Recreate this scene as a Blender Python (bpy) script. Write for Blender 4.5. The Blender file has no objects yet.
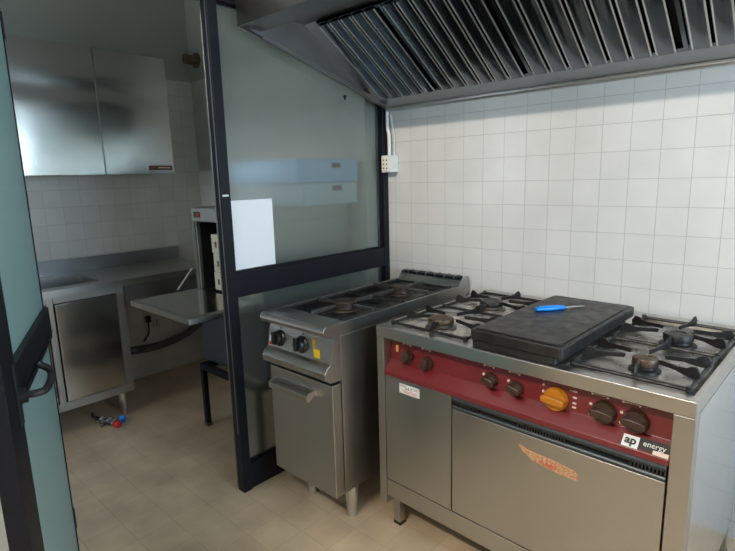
import bpy, bmesh, math, random
from mathutils import Vector, Matrix
random.seed(7)
PI = math.pi
scene = bpy.context.scene
COL = scene.collection

# ------------------------------------------------------------------ camera
cd = bpy.data.cameras.new('camera')
cam = bpy.data.objects.new('camera', cd)
COL.objects.link(cam)
yaw, pit, rol = -0.747175, -0.186665, -0.026964
fwd = Vector((math.sin(yaw)*math.cos(pit), math.cos(yaw)*math.cos(pit), math.sin(pit)))
rt0 = Vector((math.cos(yaw), -math.sin(yaw), 0))
up0 = rt0.cross(fwd)
rgt = rt0*math.cos(rol) + up0*math.sin(rol)
upv = -rt0*math.sin(rol) + up0*math.cos(rol)
M = Matrix((rgt, upv, -fwd)).transposed().to_4x4()
M.translation = Vector((1.7962, -2.3169, 1.4578))
cam.matrix_world = M
cd.sensor_width = 36
cd.lens = 516.83/735*36
cd.clip_start = .02
scene.camera = cam

# ------------------------------------------------------------------ world, exposure
w = bpy.data.worlds.new('world'); scene.world = w; w.use_nodes = True
w.node_tree.nodes['Background'].inputs[0].default_value = (.55, .72, 1, 1)
w.node_tree.nodes['Background'].inputs[1].default_value = 1.0
scene.view_settings.view_transform = 'Standard'
scene.view_settings.look = 'None'
scene.view_settings.gamma = 1
scene.view_settings.exposure = 0.0
scene.view_settings.use_curve_mapping = False

TUBE = 74          # ceiling batten, watts
WIN_R = 12.5          # daylight window in the right wall
WIN_F = .5  # added unseen window behind the camera, fill for the tile wall
WIN_W = 6.0         # added unseen window that brightens the wash room        
ROOM_X, ROOM_Y, CEIL = 3.4, -4.2, 3.15

# ------------------------------------------------------------------ materials
def nt(name):
    m = bpy.data.materials.new(name); m.use_nodes = True
    t = m.node_tree; b = t.nodes['Principled BSDF']
    return m, t, b
def mat(name, col, rough=.5, metal=0, noise=0, nscale=(8, 8, 8), bump=0, coat=0, trans=0, rvar=0, coords='Object', ior=None, aniso=0):
    m, t, b = nt(name)
    b.inputs['Base Color'].default_value = (*col, 1)
    b.inputs['Roughness'].default_value = rough
    b.inputs['Metallic'].default_value = metal
    if coat:
        b.inputs['Coat Weight'].default_value = coat; b.inputs['Coat Roughness'].default_value = .08
    if trans: b.inputs['Transmission Weight'].default_value = trans
    if ior: b.inputs['IOR'].default_value = ior
    if aniso: b.inputs['Anisotropic'].default_value = aniso
    tc = t.nodes.new('ShaderNodeTexCoord'); mp = t.nodes.new('ShaderNodeMapping')
    mp.inputs['Scale'].default_value = nscale
    t.links.new(tc.outputs[coords], mp.inputs[0])
    n = t.nodes.new('ShaderNodeTexNoise'); n.inputs['Scale'].default_value = 1; n.inputs['Detail'].default_value = 1.5 if metal else 5
    t.links.new(mp.outputs[0], n.inputs['Vector'])
    if noise:
        r = t.nodes.new('ShaderNodeMix'); r.data_type = 'RGBA'
        t.links.new(n.outputs[0], r.inputs[0])
        r.inputs[6].default_value = (*[max(0, c*(1-noise)) for c in col], 1)
        r.inputs[7].default_value = (*[min(1, c*(1+noise)) for c in col], 1)
        t.links.new(r.outputs[2], b.inputs['Base Color'])
    if rvar:
        q = t.nodes.new('ShaderNodeMapRange')
        q.inputs[1].default_value = .3; q.inputs[2].default_value = .7
        q.inputs[3].default_value = max(.02, rough-rvar); q.inputs[4].default_value = rough+rvar
        t.links.new(n.outputs[0], q.inputs[0]); t.links.new(q.outputs[0], b.inputs['Roughness'])
    if bump:
        bp = t.nodes.new('ShaderNodeBump'); bp.inputs['Strength'].default_value = bump; bp.inputs['Distance'].default_value = .01
        t.links.new(n.outputs[0], bp.inputs['Height']); t.links.new(bp.outputs[0], b.inputs['Normal'])
    return m
def emis(name, col, s):
    m, t, b = nt(name)
    b.inputs['Base Color'].default_value = (*col, 1)
    b.inputs['Emission Color'].default_value = (*col, 1)
    b.inputs['Emission Strength'].default_value = s
    return m
def tiles(name, ax, w_, h_, ou, ov, c1, c2, grout, mortar, rough, bump=.25, dado=None, paint=None, dirt=0):
    """square tiles laid on a plane; ax picks the two world axes"""
    m, t, b = nt(name); N = t.nodes; L = t.links
    tc = N.new('ShaderNodeTexCoord'); sp = N.new('ShaderNodeSeparateXYZ'); cb = N.new('ShaderNodeCombineXYZ')
    L.new(tc.outputs['Object'], sp.inputs[0])
    for i, (a, o) in enumerate(zip(ax, (ou, ov))):
        ad = N.new('ShaderNodeMath'); ad.operation = 'SUBTRACT'; ad.inputs[1].default_value = o-20*(w_ if i == 0 else h_)-mortar*0
        L.new(sp.outputs[a], ad.inputs[0]); L.new(ad.outputs[0], cb.inputs[i])
    br = N.new('ShaderNodeTexBrick'); br.offset = 0; br.squash = 1
    br.inputs['Scale'].default_value = 1
    br.inputs['Brick Width'].default_value = w_; br.inputs['Row Height'].default_value = h_
    br.inputs['Mortar Size'].default_value = mortar; br.inputs['Mortar Smooth'].default_value = .4
    br.inputs['Color1'].default_value = (*c1, 1); br.inputs['Color2'].default_value = (*c2, 1); br.inputs['Mortar'].default_value = (*grout, 1)
    br.inputs['Bias'].default_value = 0
    L.new(cb.outputs[0], br.inputs['Vector'])
    out = br.outputs['Color']
    if dirt:
        n = N.new('ShaderNodeTexNoise'); n.inputs['Scale'].default_value = 5; n.inputs['Detail'].default_value = 6
        L.new(tc.outputs['Object'], n.inputs['Vector'])
        q = N.new('ShaderNodeMapRange'); q.inputs[1].default_value = .3; q.inputs[2].default_value = .75; q.inputs[3].default_value = 1-dirt; q.inputs[4].default_value = 1.06
        L.new(n.outputs[0], q.inputs[0])
        mx = N.new('ShaderNodeMix'); mx.data_type = 'RGBA'; mx.blend_type = 'MULTIPLY'; mx.inputs[0].default_value = 1
        L.new(out, mx.inputs[6]); L.new(q.outputs[0], mx.inputs[7]); out = mx.outputs[2]
    rr = N.new('ShaderNodeMapRange'); rr.inputs[3].default_value = rough; rr.inputs[4].default_value = .8
    L.new(br.outputs['Fac'], rr.inputs[0]); rout = rr.outputs[0]
    bp = N.new('ShaderNodeBump'); bp.inputs['Strength'].default_value = bump; bp.inputs['Distance'].default_value = .002; bp.invert = True
    L.new(br.outputs['Fac'], bp.inputs['Height'])
    if dado is not None:
        gt = N.new('ShaderNodeMath'); gt.operation = 'GREATER_THAN'; gt.inputs[1].default_value = dado
        L.new(sp.outputs[2], gt.inputs[0])
        mx = N.new('ShaderNodeMix'); mx.data_type = 'RGBA'
        L.new(gt.outputs[0], mx.inputs[0]); L.new(out, mx.inputs[6]); mx.inputs[7].default_value = (*paint, 1); out = mx.outputs[2]
        m2 = N.new('ShaderNodeMix'); m2.data_type = 'FLOAT'
        L.new(gt.outputs[0], m2.inputs[0]); L.new(rout, m2.inputs[2]); m2.inputs[3].default_value = .8; rout = m2.outputs[0]
        iv = N.new('ShaderNodeMath'); iv.operation = 'SUBTRACT'; iv.inputs[0].default_value = 1; L.new(gt.outputs[0], iv.inputs[1])
        ms = N.new('ShaderNodeMath'); ms.operation = 'MULTIPLY'; ms.inputs[1].default_value = bump; L.new(iv.outputs[0], ms.inputs[0])
        L.new(ms.outputs[0], bp.inputs['Strength'])
    L.new(out, b.inputs['Base Color']); L.new(rout, b.inputs['Roughness']); L.new(bp.outputs[0], b.inputs['Normal'])
    return m

T = .1125
m_tileR = tiles('white_wall_tile', (0, 2), T, T, 0, .075, (.62, .61, .59), (.64, .63, .61), (.36, .35, .33), .0011, .22, .5, 2.25, (.42, .43, .38), .04)
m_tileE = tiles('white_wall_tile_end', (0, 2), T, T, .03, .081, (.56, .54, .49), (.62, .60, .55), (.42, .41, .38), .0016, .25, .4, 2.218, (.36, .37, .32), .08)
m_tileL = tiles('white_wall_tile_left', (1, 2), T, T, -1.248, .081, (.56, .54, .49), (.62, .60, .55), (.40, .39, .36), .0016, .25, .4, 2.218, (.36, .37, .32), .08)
m_floor = tiles('beige_floor_tile', (0, 1), .16, .16, -.07, -1.10, (.61, .455, .295), (.65, .49, .32), (.49, .365, .24), .0013, .42, .25, dirt=.28)
m_plaster = mat('plaster', (.52, .53, .50), .85, noise=.05, bump=.05)
m_ceil = mat('ceiling_paint', (.7, .7, .68), .9)
m_steel = mat('brushed_steel', (.43, .42, .40), .34, 1, noise=.05, nscale=(6, 6, 1.5), rvar=.05, aniso=.4)
m_steelh = mat('brushed_steel_top', (.46, .45, .43), .30, 1, noise=.05, nscale=(3, 3, 3))
m_steelw = mat('wavy_steel', (.60, .575, .53), .2, 1, noise=.05, nscale=(2.2, 2.2, 2.6), bump=.5, rvar=.05)
m_bluest = mat('dark_blue_steel', (.10, .12, .15), .45, .8)
m_hobt = mat('blackened_steel', (.07, .068, .066), .35, .9, noise=.5, nscale=(14, 14, 14), rvar=.1)
m_steeld = mat('dull_steel', (.33, .33, .33), .36, 1, noise=.1, nscale=(4, 4, 8), rvar=.06)
m_hood = mat('hood_steel', (.17, .165, .16), .3, 1, noise=.12, nscale=(3, 3, 3))
m_hoodin = mat('hood_inner_steel', (.40, .40, .40), .4, 1, noise=.08, nscale=(5, 5, 5))
m_filter = mat('filter_steel', (.24, .26, .29), .13, 1)
m_black = mat('black_paint', (.008, .009, .013), .42, 0, noise=.4, nscale=(20, 20, 20), bump=.04)
m_black.node_tree.nodes['Principled BSDF'].inputs['Specular IOR Level'].default_value = .22
m_dark = mat('shade_and_mark_black', (.01, .01, .01), .8)  # near-black puts the shade of gaps and holes into the colour; also dark marks
m_iron = mat('cast_iron', (.016, .015, .015), .42, .2, noise=.4, nscale=(60, 60, 60), bump=.15, rvar=.12)
m_griddle = mat('griddle_iron', (.014, .012, .011), .42, .1, noise=.5, nscale=(25, 25, 25), bump=.08, rvar=.1)
m_red = mat('red_enamel', (.15, .012, .015), .3, 0, noise=.12, nscale=(12, 12, 12), coat=.4)
m_knob = mat('brown_knob', (.045, .022, .014), .32, 0, noise=.2, nscale=(40, 40, 40))
m_knobb = mat('black_knob', (.01, .01, .011), .3)
m_orange = mat('orange_knob', (.45, .16, .008), .32, 0, noise=.15, nscale=(40, 40, 40))
m_cream = mat('cream_print', (.75, .6, .5), .6)
m_white = mat('white_plastic', (.72, .73, .70), .4)
m_paper = mat('white_paper', (.93, .94, .95), .7)
m_enamel = mat('pale_enamel', (.50, .48, .44), .25, .3, noise=.35, nscale=(14, 14, 14), rvar=.1)
m_greytray = mat('grey_tray', (.34, .33, .31), .3, .8, noise=.35, nscale=(14, 14, 14), rvar=.1)
m_brass = mat('burnt_brass', (.10, .065, .04), .45, .6, noise=.5, nscale=(50, 50, 50))
m_alu = mat('burnt_aluminium', (.16, .145, .13), .45, .8, noise=.4, nscale=(50, 50, 50))
m_burnt = mat('sooty_burner', (.05, .035, .025), .5, .5, noise=.5, nscale=(50, 50, 50))
m_blue = mat('blue_plastic', (.0, .22, .75), .3)
m_crate = mat('pale_blue_plastic', (.42, .64, .95), .45)
m_crateg = mat('grey_plastic', (.55, .64, .70), .5)
m_beige = mat('beige_plastic', (.74, .68, .52), .5, noise=.1)
m_rubber = mat('grey_rubber', (.09, .09, .09), .6)
m_blackr = mat('black_rubber', (.012, .012, .012), .5)
m_yellow = mat('yellow_plastic', (.85, .55, .01), .4)
m_redp = mat('red_plastic', (.6, .02, .02), .4)
m_rust = mat('rusty_pipe', (.12, .08, .045), .7, noise=.4)
m_chrome = mat('chrome', (.3, .3, .31), .25, 1)
m_pale = mat('light_metal', (.62, .62, .60), .3, 1)
m_vent = mat('vent_grey', (.05, .06, .065), .4, .5)

def glass(name, col, rough, trans, bscale, bstr, coat=.6):
    m, t, b = nt(name)
    b.inputs['Base Color'].default_value = (*col, 1); b.inputs['Roughness'].default_value = rough
    b.inputs['Transmission Weight'].default_value = trans; b.inputs['IOR'].default_value = 1.45
    b.inputs['Coat Weight'].default_value = coat; b.inputs['Coat Roughness'].default_value = .12
    tc = t.nodes.new('ShaderNodeTexCoord')
    n = t.nodes.new('ShaderNodeTexVoronoi'); n.inputs['Scale'].default_value = bscale
    t.links.new(tc.outputs['Object'], n.inputs['Vector'])
    bp = t.nodes.new('ShaderNodeBump'); bp.inputs['Strength'].default_value = bstr; bp.inputs['Distance'].default_value = .002
    t.links.new(n.outputs[0], bp.inputs['Height']); t.links.new(bp.outputs[0], b.inputs['Normal'])
    return m
m_glass = glass('frosted_glass', (.64, .70, .66), .17, .93, 160, .12)
m_glassd = glass('frosted_door_glass', (.42, .62, .62), .45, .55, 200, .1, .25)

def sticker_mat():
    m, t, b = nt('worn_sticker')
    tc = t.nodes.new('ShaderNodeTexCoord'); mp = t.nodes.new('ShaderNodeMapping'); mp.inputs['Scale'].default_value = (130, 1, 240)
    t.links.new(tc.outputs['Object'], mp.inputs[0])
    n = t.nodes.new('ShaderNodeTexNoise'); n.inputs['Scale'].default_value = 1; n.inputs['Detail'].default_value = 3
    t.links.new(mp.outputs[0], n.inputs['Vector'])
    r = t.nodes.new('ShaderNodeValToRGB'); e = r.color_ramp.elements
    e[0].position = .42; e[0].color = (.42, .13, .06, 1); e[1].position = .56; e[1].color = (.50, .36, .20, 1)
    t.links.new(n.outputs[0], r.inputs[0]); t.links.new(r.outputs[0], b.inputs['Base Color'])
    b.inputs['Roughness'].default_value = .6
    return m
m_stick = sticker_mat()

# ------------------------------------------------------------------ mesh helpers
class MB:
    def __init__(s): s.v = []; s.f = []
    def add(s, vs, fs):
        o = len(s.v); s.v += [tuple(p) for p in vs]; s.f += [tuple(i+o for i in f) for f in fs]; return s
    def box(s, x0, x1, y0, y1, z0, z1):
        vs = [(x, y, z) for x in (x0, x1) for y in (y0, y1) for z in (z0, z1)]
        return s.add(vs, [(0, 1, 3, 2), (4, 6, 7, 5), (0, 4, 5, 1), (2, 3, 7, 6), (0, 2, 6, 4), (1, 5, 7, 3)])
    def prism(s, pts, ax, a, b):
        """pts in the two other axes (cyclic order x,y,z without ax)"""
        def P(u, v, w_):
            return {'X': (w_, u, v), 'Y': (u, w_, v), 'Z': (u, v, w_)}[ax]
        n = len(pts)
        vs = [P(u, v, a) for u, v in pts] + [P(u, v, b) for u, v in pts]
        return s.add(vs, [tuple(range(n)), tuple(range(2*n-1, n-1, -1))] + [(i, (i+1) % n, (i+1) % n+n, i+n) for i in range(n)])
    def cyl(s, p0, p1, r0, r1=None, n=24):
        r1 = r0 if r1 is None else r1
        p0, p1 = Vector(p0), Vector(p1); d = (p1-p0).normalized()
        a = d.orthogonal().normalized(); b = d.cross(a)
        vs = [p+(a*math.cos(2*PI*i/n)+b*math.sin(2*PI*i/n))*r for p, r in ((p0, r0), (p1, r1)) for i in range(n)]
        return s.add(vs, [tuple(range(n-1, -1, -1)), tuple(range(n, 2*n))] + [(i, (i+1) % n, (i+1) % n+n, i+n) for i in range(n)])
    def lathe(s, c, d, prof, n=28):
        """prof: list of (radius, distance along d)"""
        c = Vector(c); d = Vector(d).normalized(); a = d.orthogonal().normalized(); b = d.cross(a)
        vs = []; fs = []
        for r, h in prof:
            vs += [c+d*h+(a*math.cos(2*PI*i/n)+b*math.sin(2*PI*i/n))*r for i in range(n)]
        for k in range(len(prof)-1):
            fs += [(k*n+i, k*n+(i+1) % n, (k+1)*n+(i+1) % n, (k+1)*n+i) for i in range(n)]
        fs += [tuple(range(n-1, -1, -1)), tuple(range((len(prof)-1)*n, len(prof)*n))]
        return s.add(vs, fs)
    def tube(s, pts, r, n=12, sub=6):
        P = [Vector(p) for p in pts]
        if sub > 1 and len(P) > 2:
            Q = []
            for i in range(len(P)-1):
                a = P[max(i-1, 0)]; b = P[i]; c = P[i+1]; d = P[min(i+2, len(P)-1)]
                for k in range(sub):
                    u = k/sub
                    Q.append(.5*((2*b)+(c-a)*u+(2*a-5*b+4*c-d)*u*u+(3*b-a-3*c+d)*u**3))
            Q.append(P[-1]); P = Q
        rs = r if callable(r) else (lambda u: r)
        vs = []; fs = []; a = None
        for i, p in enumerate(P):
            d = (P[min(i+1, len(P)-1)]-P[max(i-1, 0)]).normalized()
            a = d.orthogonal().normalized() if a is None else (a-d*a.dot(d)).normalized()
            b = d.cross(a); rr = rs(i/(len(P)-1))
            vs += [p+(a*math.cos(2*PI*k/n)+b*math.sin(2*PI*k/n))*rr for k in range(n)]
        for i in range(len(P)-1):
            fs += [(i*n+k, i*n+(k+1) % n, (i+1)*n+(k+1) % n, (i+1)*n+k) for k in range(n)]
        fs += [tuple(range(n-1, -1, -1)), tuple(range((len(P)-1)*n, len(P)*n))]
        return s.add(vs, fs)
    def build(s, name, m, parent=None, bevel=0, smooth=35, loc=None, label=None, seg=2):
        me = bpy.data.meshes.new(name); me.from_pydata(s.v, [], s.f)
        bm = bmesh.new(); bm.from_mesh(me); bmesh.ops.recalc_face_normals(bm, faces=bm.faces); bm.to_mesh(me); bm.free()
        if loc is not None:
            me.transform(Matrix.Translation(-Vector(loc)))
        me.shade_smooth(); me.set_sharp_from_angle(angle=math.radians(smooth))
        me.materials.append(m)
        o = bpy.data.objects.new(name, me); COL.objects.link(o)
        if loc is not None: o.location = loc
        if parent is not None: o.parent = parent
        if bevel:
            md = o.modifiers.new('bevel', 'BEVEL'); md.width = bevel; md.segments = seg; md.limit_method = 'ANGLE'; md.angle_limit = math.radians(35)
            md.harden_normals = True
        if label: o['label'] = label
        return o
def tag(o, label=None, cat=None, group=None, kind=None):
    if label: o['label'] = label
    if cat: o['category'] = cat
    if group: o['group'] = group
    if kind: o['kind'] = kind
    return o
def empty(name, loc, rz=0, label=None, cat=None, group=None):
    o = bpy.data.objects.new(name, None); COL.objects.link(o); o.location = loc; o.rotation_euler = (0, 0, rz)
    o.empty_display_size = .1
    return tag(o, label, cat, group)
def struct(mb, name, m, **k):
    o = mb.build(name, m, **k)
    if not o.parent: o['kind'] = 'structure'
    return o
def text(name, s, size, m, parent, loc, rot=(PI/2, 0, 0), ext=.0003, sx=1, bold=.0):
    c = bpy.data.curves.new(name, 'FONT'); c.body = s; c.size = size; c.extrude = ext; c.offset = bold; c.align_x = 'CENTER'; c.align_y = 'CENTER'
    t = bpy.data.objects.new(name, c); COL.objects.link(t)
    bpy.context.view_layer.update()
    me = bpy.data.meshes.new_from_object(t.evaluated_get(bpy.context.evaluated_depsgraph_get()))
    bpy.data.objects.remove(t)
    me.materials.clear(); me.materials.append(m)
    o = bpy.data.objects.new(name, me); COL.objects.link(o); o.parent = parent; o.location = loc; o.rotation_euler = rot; o.scale = (sx, 1, 1)
    return o

# ------------------------------------------------------------------ room shell
PX0, PX1 = -.225, -.165      # glass partition thickness
LX, LE = -2.043, -.125       # left wall and end wall of the wash room
struct(MB().box(-2.3, ROOM_X+.2, ROOM_Y-.2, .2, -.1, 0), 'floor', m_floor)
struct(MB().box(-2.3, ROOM_X+.2, ROOM_Y-.2, .2, CEIL, CEIL+.1), 'ceiling', m_ceil)
struct(MB().box(PX0, ROOM_X+.2, 0, .15, 0, CEIL), 'wall_back', m_tileR)
struct(MB().box(LX, PX0, LE, .15, 0, CEIL), 'wall_end', m_tileE)
struct(MB().box(LX-.15, LX, ROOM_Y-.15, .15, 0, CEIL), 'wall_left', m_tileL)
# right wall with window opening
wy0, wy1, wz0, wz1 = -1.85, -.30, .95, 2.25
b = MB().box(ROOM_X, ROOM_X+.15, wy1, 0, 0, CEIL).box(ROOM_X, ROOM_X+.15, ROOM_Y-.15, wy0, 0, CEIL)
b.box(ROOM_X, ROOM_X+.15, wy0, wy1, 0, wz0).box(ROOM_X, ROOM_X+.15, wy0, wy1, wz1, CEIL)
struct(b, 'wall_right', m_plaster)
def window(name, x0, x1, y0, y1, z0, z1, strength, col):
    thin = 'X' if x1-x0 < y1-y0 else 'Y'
    fr = MB(); f = .05
    if thin == 'X':
        ym = (y0+y1)/2
        fr.box(x0, x1, y0, y1, z0, z0+f).box(x0, x1, y0, y1, z1-f, z1).box(x0, x1, y0, y0+f, z0+f, z1-f).box(x0, x1, y1-f, y1, z0+f, z1-f).box(x0, x1, ym-.03, ym+.03, z0+f, z1-f)
        pn = MB().box(x0+.05, x0+.055, y0+f, y1-f, z0+f, z1-f)
    else:
        xm = (x0+x1)/2
        fr.box(x0, x1, y0, y1, z0, z0+f).box(x0, x1, y0, y1, z1-f, z1).box(x0, x0+f, y0, y1, z0+f, z1-f).box(x1-f, x1, y0, y1, z0+f, z1-f).box(xm-.03, xm+.03, y0, y1, z0+f, z1-f)
        pn = MB().box(x0+f, x1-f, y1-.055, y1-.05, z0+f, z1-f)
    w_ = struct(fr, name, m_white)
    pn.build('daylight_pane', emis(name+'_daylight', col, strength), w_)
window('window_1', ROOM_X+.02, ROOM_X+.12, wy0, wy1, wz0, wz1, WIN_R, (.60, .80, 1))
fx0, fx1, fz0, fz1 = -.1, 2.3, 1.0, 2.3
b = MB().box(-.45, fx0, ROOM_Y-.15, ROOM_Y, 0, CEIL).box(LX, -1.85, ROOM_Y-.15, ROOM_Y, 0, CEIL).box(-1.85, -.45, ROOM_Y-.15, ROOM_Y, 0, fz0).box(-1.85, -.45, ROOM_Y-.15, ROOM_Y, fz1, CEIL).box(fx1, ROOM_X+.15, ROOM_Y-.15, ROOM_Y, 0, CEIL)
b.box(fx0, fx1, ROOM_Y-.15, ROOM_Y, 0, fz0).box(fx0, fx1, ROOM_Y-.15, ROOM_Y, fz1, CEIL)
struct(b, 'wall_front', m_plaster)
window('added_window_2', fx0, fx1, ROOM_Y-.12, ROOM_Y-.02, fz0, fz1, WIN_F, (.8, .9, 1))  # unseen window added behind the camera as fill light
window('added_window_3', -1.85, -.45, ROOM_Y-.12, ROOM_Y-.02, fz0, fz1, WIN_W, (.80, .89, 1))  # unseen window added to give the wash room its own light
# wall above the partition and the wall beyond the door opening
HEAD = 2.18
struct(MB().box(PX0-.03, PX1-.012, ROOM_Y, LE, HEAD+.07, CEIL), 'wall_over_partition', m_plaster)
struct(MB().box(PX0-.03, PX1, ROOM_Y, -1.875, 0, HEAD+.07), 'wall_beyond_door', m_plaster)

# ------------------------------------------------------------------ ceiling light
t = empty('ceiling_light', (.9, -3.55, CEIL), 0, 'long white ceiling batten with two glowing tubes, behind the viewer', 'ceiling light')
MB().prism([(-.09, 0), (.09, 0), (.02, -.10), (-.06, -.05)], 'X', -.75, .75).build('housing', m_white, t, .003)
m_tube = emis('tube_light', (1, .965, .91), 20)
for dy, dz in ((.035, -.105), (.075, -.04)):
    MB().cyl((-.7, dy, dz), (.7, dy, dz), .012, n=16).build('tube', m_tube, t)
for sx in (-.715, .7):
    MB().box(sx, sx+.015, .02, .095, -.125, -.01).build('tube_holder', m_white, t)
ld = bpy.data.lights.new('batten_light', 'AREA'); ld.shape = 'RECTANGLE'; ld.size = 1.4; ld.size_y = .05; ld.energy = TUBE; ld.color = (1, .90, .77)
lo = bpy.data.objects.new('batten_light', ld); COL.objects.link(lo); lo.parent = t
lo.location = (0, .10, -.125); lo.rotation_euler = (math.radians(50), 0, 0)

# ------------------------------------------------------------------ glass partition
g = empty('glass_partition', (-.195, -.55, 0), 0, 'black framed fixed partition with two frosted glass panes beside the small stove', 'partition')
def gb(mb, name, m, bev=.0015, par=g, **k):
    mb.v = [(x+.195, y+.55, z) for x, y, z in mb.v]
    return mb.build(name, m, par, bev, **k)
b = MB().box(PX0+.012, PX1, -1.10, -1.055, 0, HEAD+.07).box(PX0, PX0+.012, -1.092, -1.062, 0, HEAD+.07)
gb(b, 'corner_post', m_black)
gb(MB().box(PX0-.010, PX0-.001, -1.094, -1.075, 0, HEAD+.05), 'door_stop', m_steeld)
gb(MB().box(PX0+.045, PX0+.049, -1.1025, -1.1002, .3, HEAD+.05), 'edge_highlight', m_steeld, 0)  # lighter strip painted in as the highlight along the post's arris
gb(MB().box(PX0, PX1, -.042, -.001, 0, HEAD+.07), 'wall_post', m_black)
gb(MB().box(PX0+.01, PX1-.002, -1.055, -.042, .95, 1.055), 'middle_rail', m_black)
gb(MB().box(PX0+.01, PX1-.002, -1.055, -.042, HEAD, HEAD+.07), 'top_rail', m_black)
kp = gb(MB().box(PX0+.01, PX1-.002, -1.055, -.042, .004, .135), 'kick_plate', m_black)
gb(MB().box(-.201, -.195, -1.054, -.043, 1.056, HEAD-.001), 'glass_pane', m_glass, 0)
gb(MB().box(-.201, -.195, -1.054, -.043, .136, .949), 'glass_pane', m_glass, 0)
b = MB()
for z0, z1 in ((1.055, HEAD), (.135, .95)):
    for y0, y1, a0, a1 in ((-1.055, -1.047, z0, z1), (-.05, -.042, z0, z1)): b.box(-.194, -.182, y0, y1, a0, a1)
    b.box(-.194, -.182, -1.047, -.05, z0, z0+.008).box(-.194, -.182, -1.047, -.05, z1-.008, z1)
gb(b, 'glazing_bead', m_black, 0)
gb(MB().box(PX1, PX1+.0015, -1.095, -1.065, 1.395, 1.403), 'scratch_mark', m_white, 0)
struct(MB().box(PX0, PX1, -1.875, -1.83, 0, HEAD+.07), 'trim_1', m_black, bevel=.002)
struct(MB().box(PX0, PX1, -1.83, -1.10, HEAD, HEAD+.07), 'trim_2', m_black, bevel=.002)

# paper sheet fixed behind the pane
p = MB().box(-.1947, -.1942, -1.046, -.815, 1.0645, 1.375).build('paper_sheet', m_paper)
tag(p, 'white paper sheet on the lower corner of the frosted pane, beside the black post', 'paper')

# ------------------------------------------------------------------ open glass door
dirv = Vector((.64, -.26, 0)); DW = .775
d = empty('door_1', (-.18, -1.815, 0), math.atan2(-.26, .64))
d['kind'] = 'structure'
b = MB().box(0, .012, -.006, .006, .012, 2.16).box(.645, DW, -.02, .02, .012, 2.16).box(.012, .645, -.02, .02, 2.11, 2.16).box(.012, .645, -.02, .02, .012, .10)
b.box(.012, .645, -.02, .02, .95, 1.055)
b.build('door_frame', m_black, d, .0015)
MB().box(.012, .645, -.003, .003, .101, .949).build('glass_pane', m_glassd, d)
MB().box(.012, .645, -.003, .003, 1.056, 2.109).build('glass_pane', m_glassd, d)
MB().box(.014, .64, .02, .0225, .968, .974).build('rail_bead', m_black, d, label='thin raised strip along the rail')
MB().box(.66, .69, .02, .025, .92, 1.07).build('lock_plate', m_blackr, d, .001)
h = MB().tube([(.672, .022, .99), (.672, .06, .99), (.655, .075, .99), (.60, .078, .99), (.555, .076, .992), (.535, .07, 1.0), (.528, .052, 1.012), (.528, .045, 1.02)], .0088, 14).cyl((.672, .022, .99), (.672, .04, .99), .018)
h.build('door_handle', m_blackr, d)
for z in (.25, 1.95):
    MB().cyl((-.006, .0, z-.04), (-.006, .0, z+.04), .008).build('hinge', m_black, d)

# ------------------------------------------------------------------ wall cabinet in the wash room
wc = empty('wall_cabinet', (LX, -1.2, 1.525), 0, 'brushed steel wall cabinet with plain doors hung above the steel sink top', 'cabinet')
cx = .355
MB().box(.002, cx, -.70, .68, 0, .75).build('cabinet_body', m_steeld, wc, .002)
for i, (y0, y1) in enumerate(((-.70, -.24), (-.235, .218), (.223, .68))):
    # gently bowed sheet door
    n = 26; vs = []; fs = []
    for j in range(n+1):
        for k in range(n+1):
            u = j/n; v = k/n
            bow = .003*math.sin(PI*v)*math.sin(PI*u) - .006*math.exp(-((v-.66-.07*(1-u)*(i == 2)+.03*(i == 2))/.07)**2)*(.5+.5*math.sin(PI*u))
            vs.append((cx+.018+bow, y0+.002+(y1-y0-.004)*u, -.002+.752*v))
    m_ = MB(); m_.add(vs, [(j*(n+1)+k, (j+1)*(n+1)+k, (j+1)*(n+1)+k+1, j*(n+1)+k+1) for j in range(n) for k in range(n)])
    per = [(j, 0) for j in range(n)]+[(n, k) for k in range(n)]+[(j, n) for j in range(n, 0, -1)]+[(0, k) for k in range(n, 0, -1)]
    o0 = len(m_.v); m_.v += [(cx+.001, m_.v[j*(n+1)+k][1], m_.v[j*(n+1)+k][2]) for j, k in per]
    np_ = len(per)
    m_.f += [(per[i][0]*(n+1)+per[i][1], per[(i+1) % np_][0]*(n+1)+per[(i+1) % np_][1], o0+(i+1) % np_, o0+i) for i in range(np_)]
    m_.build('cabinet_door', m_steelw, wc, 0, 40)
b = MB().box(cx+.019, cx+.0205, .50, .665, .022, .052).build('maker_plate', mat('plate_red', (.16, .05, .05), .4, .3), wc, label='small dark red maker plate')
MB().box(cx+.0205, cx+.021, .565, .65, .035, .041).build('plate_print', m_cream, wc)

# ------------------------------------------------------------------ sink top and cabinet
wt = empty('steel_worktop', (LX, -1.2, .84), 0, 'long stainless steel sink worktop with raised back edge, in the wash room', 'worktop')
y0, y1 = -1.0, .83
b = MB().box(.02, .10, y0, y1, .03, .04).box(.50, .60, y0, y1, .03, .04).box(.10, .50, .06, y1, .03, .04).box(.10, .50, y0, -.5, .03, .04)
b.box(.585, .60, y0, y1, 0, .03).box(.02, .585, y1-.012, y1, 0, .03)
b.build('top_sheet', m_steelh, wt)
MB().box(.001, .02, y0, y1+.005, .0, .135).build('backsplash', m_steeld, wt, .002)
b = MB().box(.10, .103, -.5, .06, -.14, .03).box(.497, .50, -.5, .06, -.14, .03).box(.103, .497, -.5, -.497, -.14, .03).box(.103, .497, .057, .06, -.14, .03).box(.103, .497, -.497, .057, -.14, -.137)
b.build('sink_basin', m_steelh, wt)
MB().box(.45, .575, .17, y1-.02, -.13, -.001).build('apron', m_steeld, wt, .002)

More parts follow.
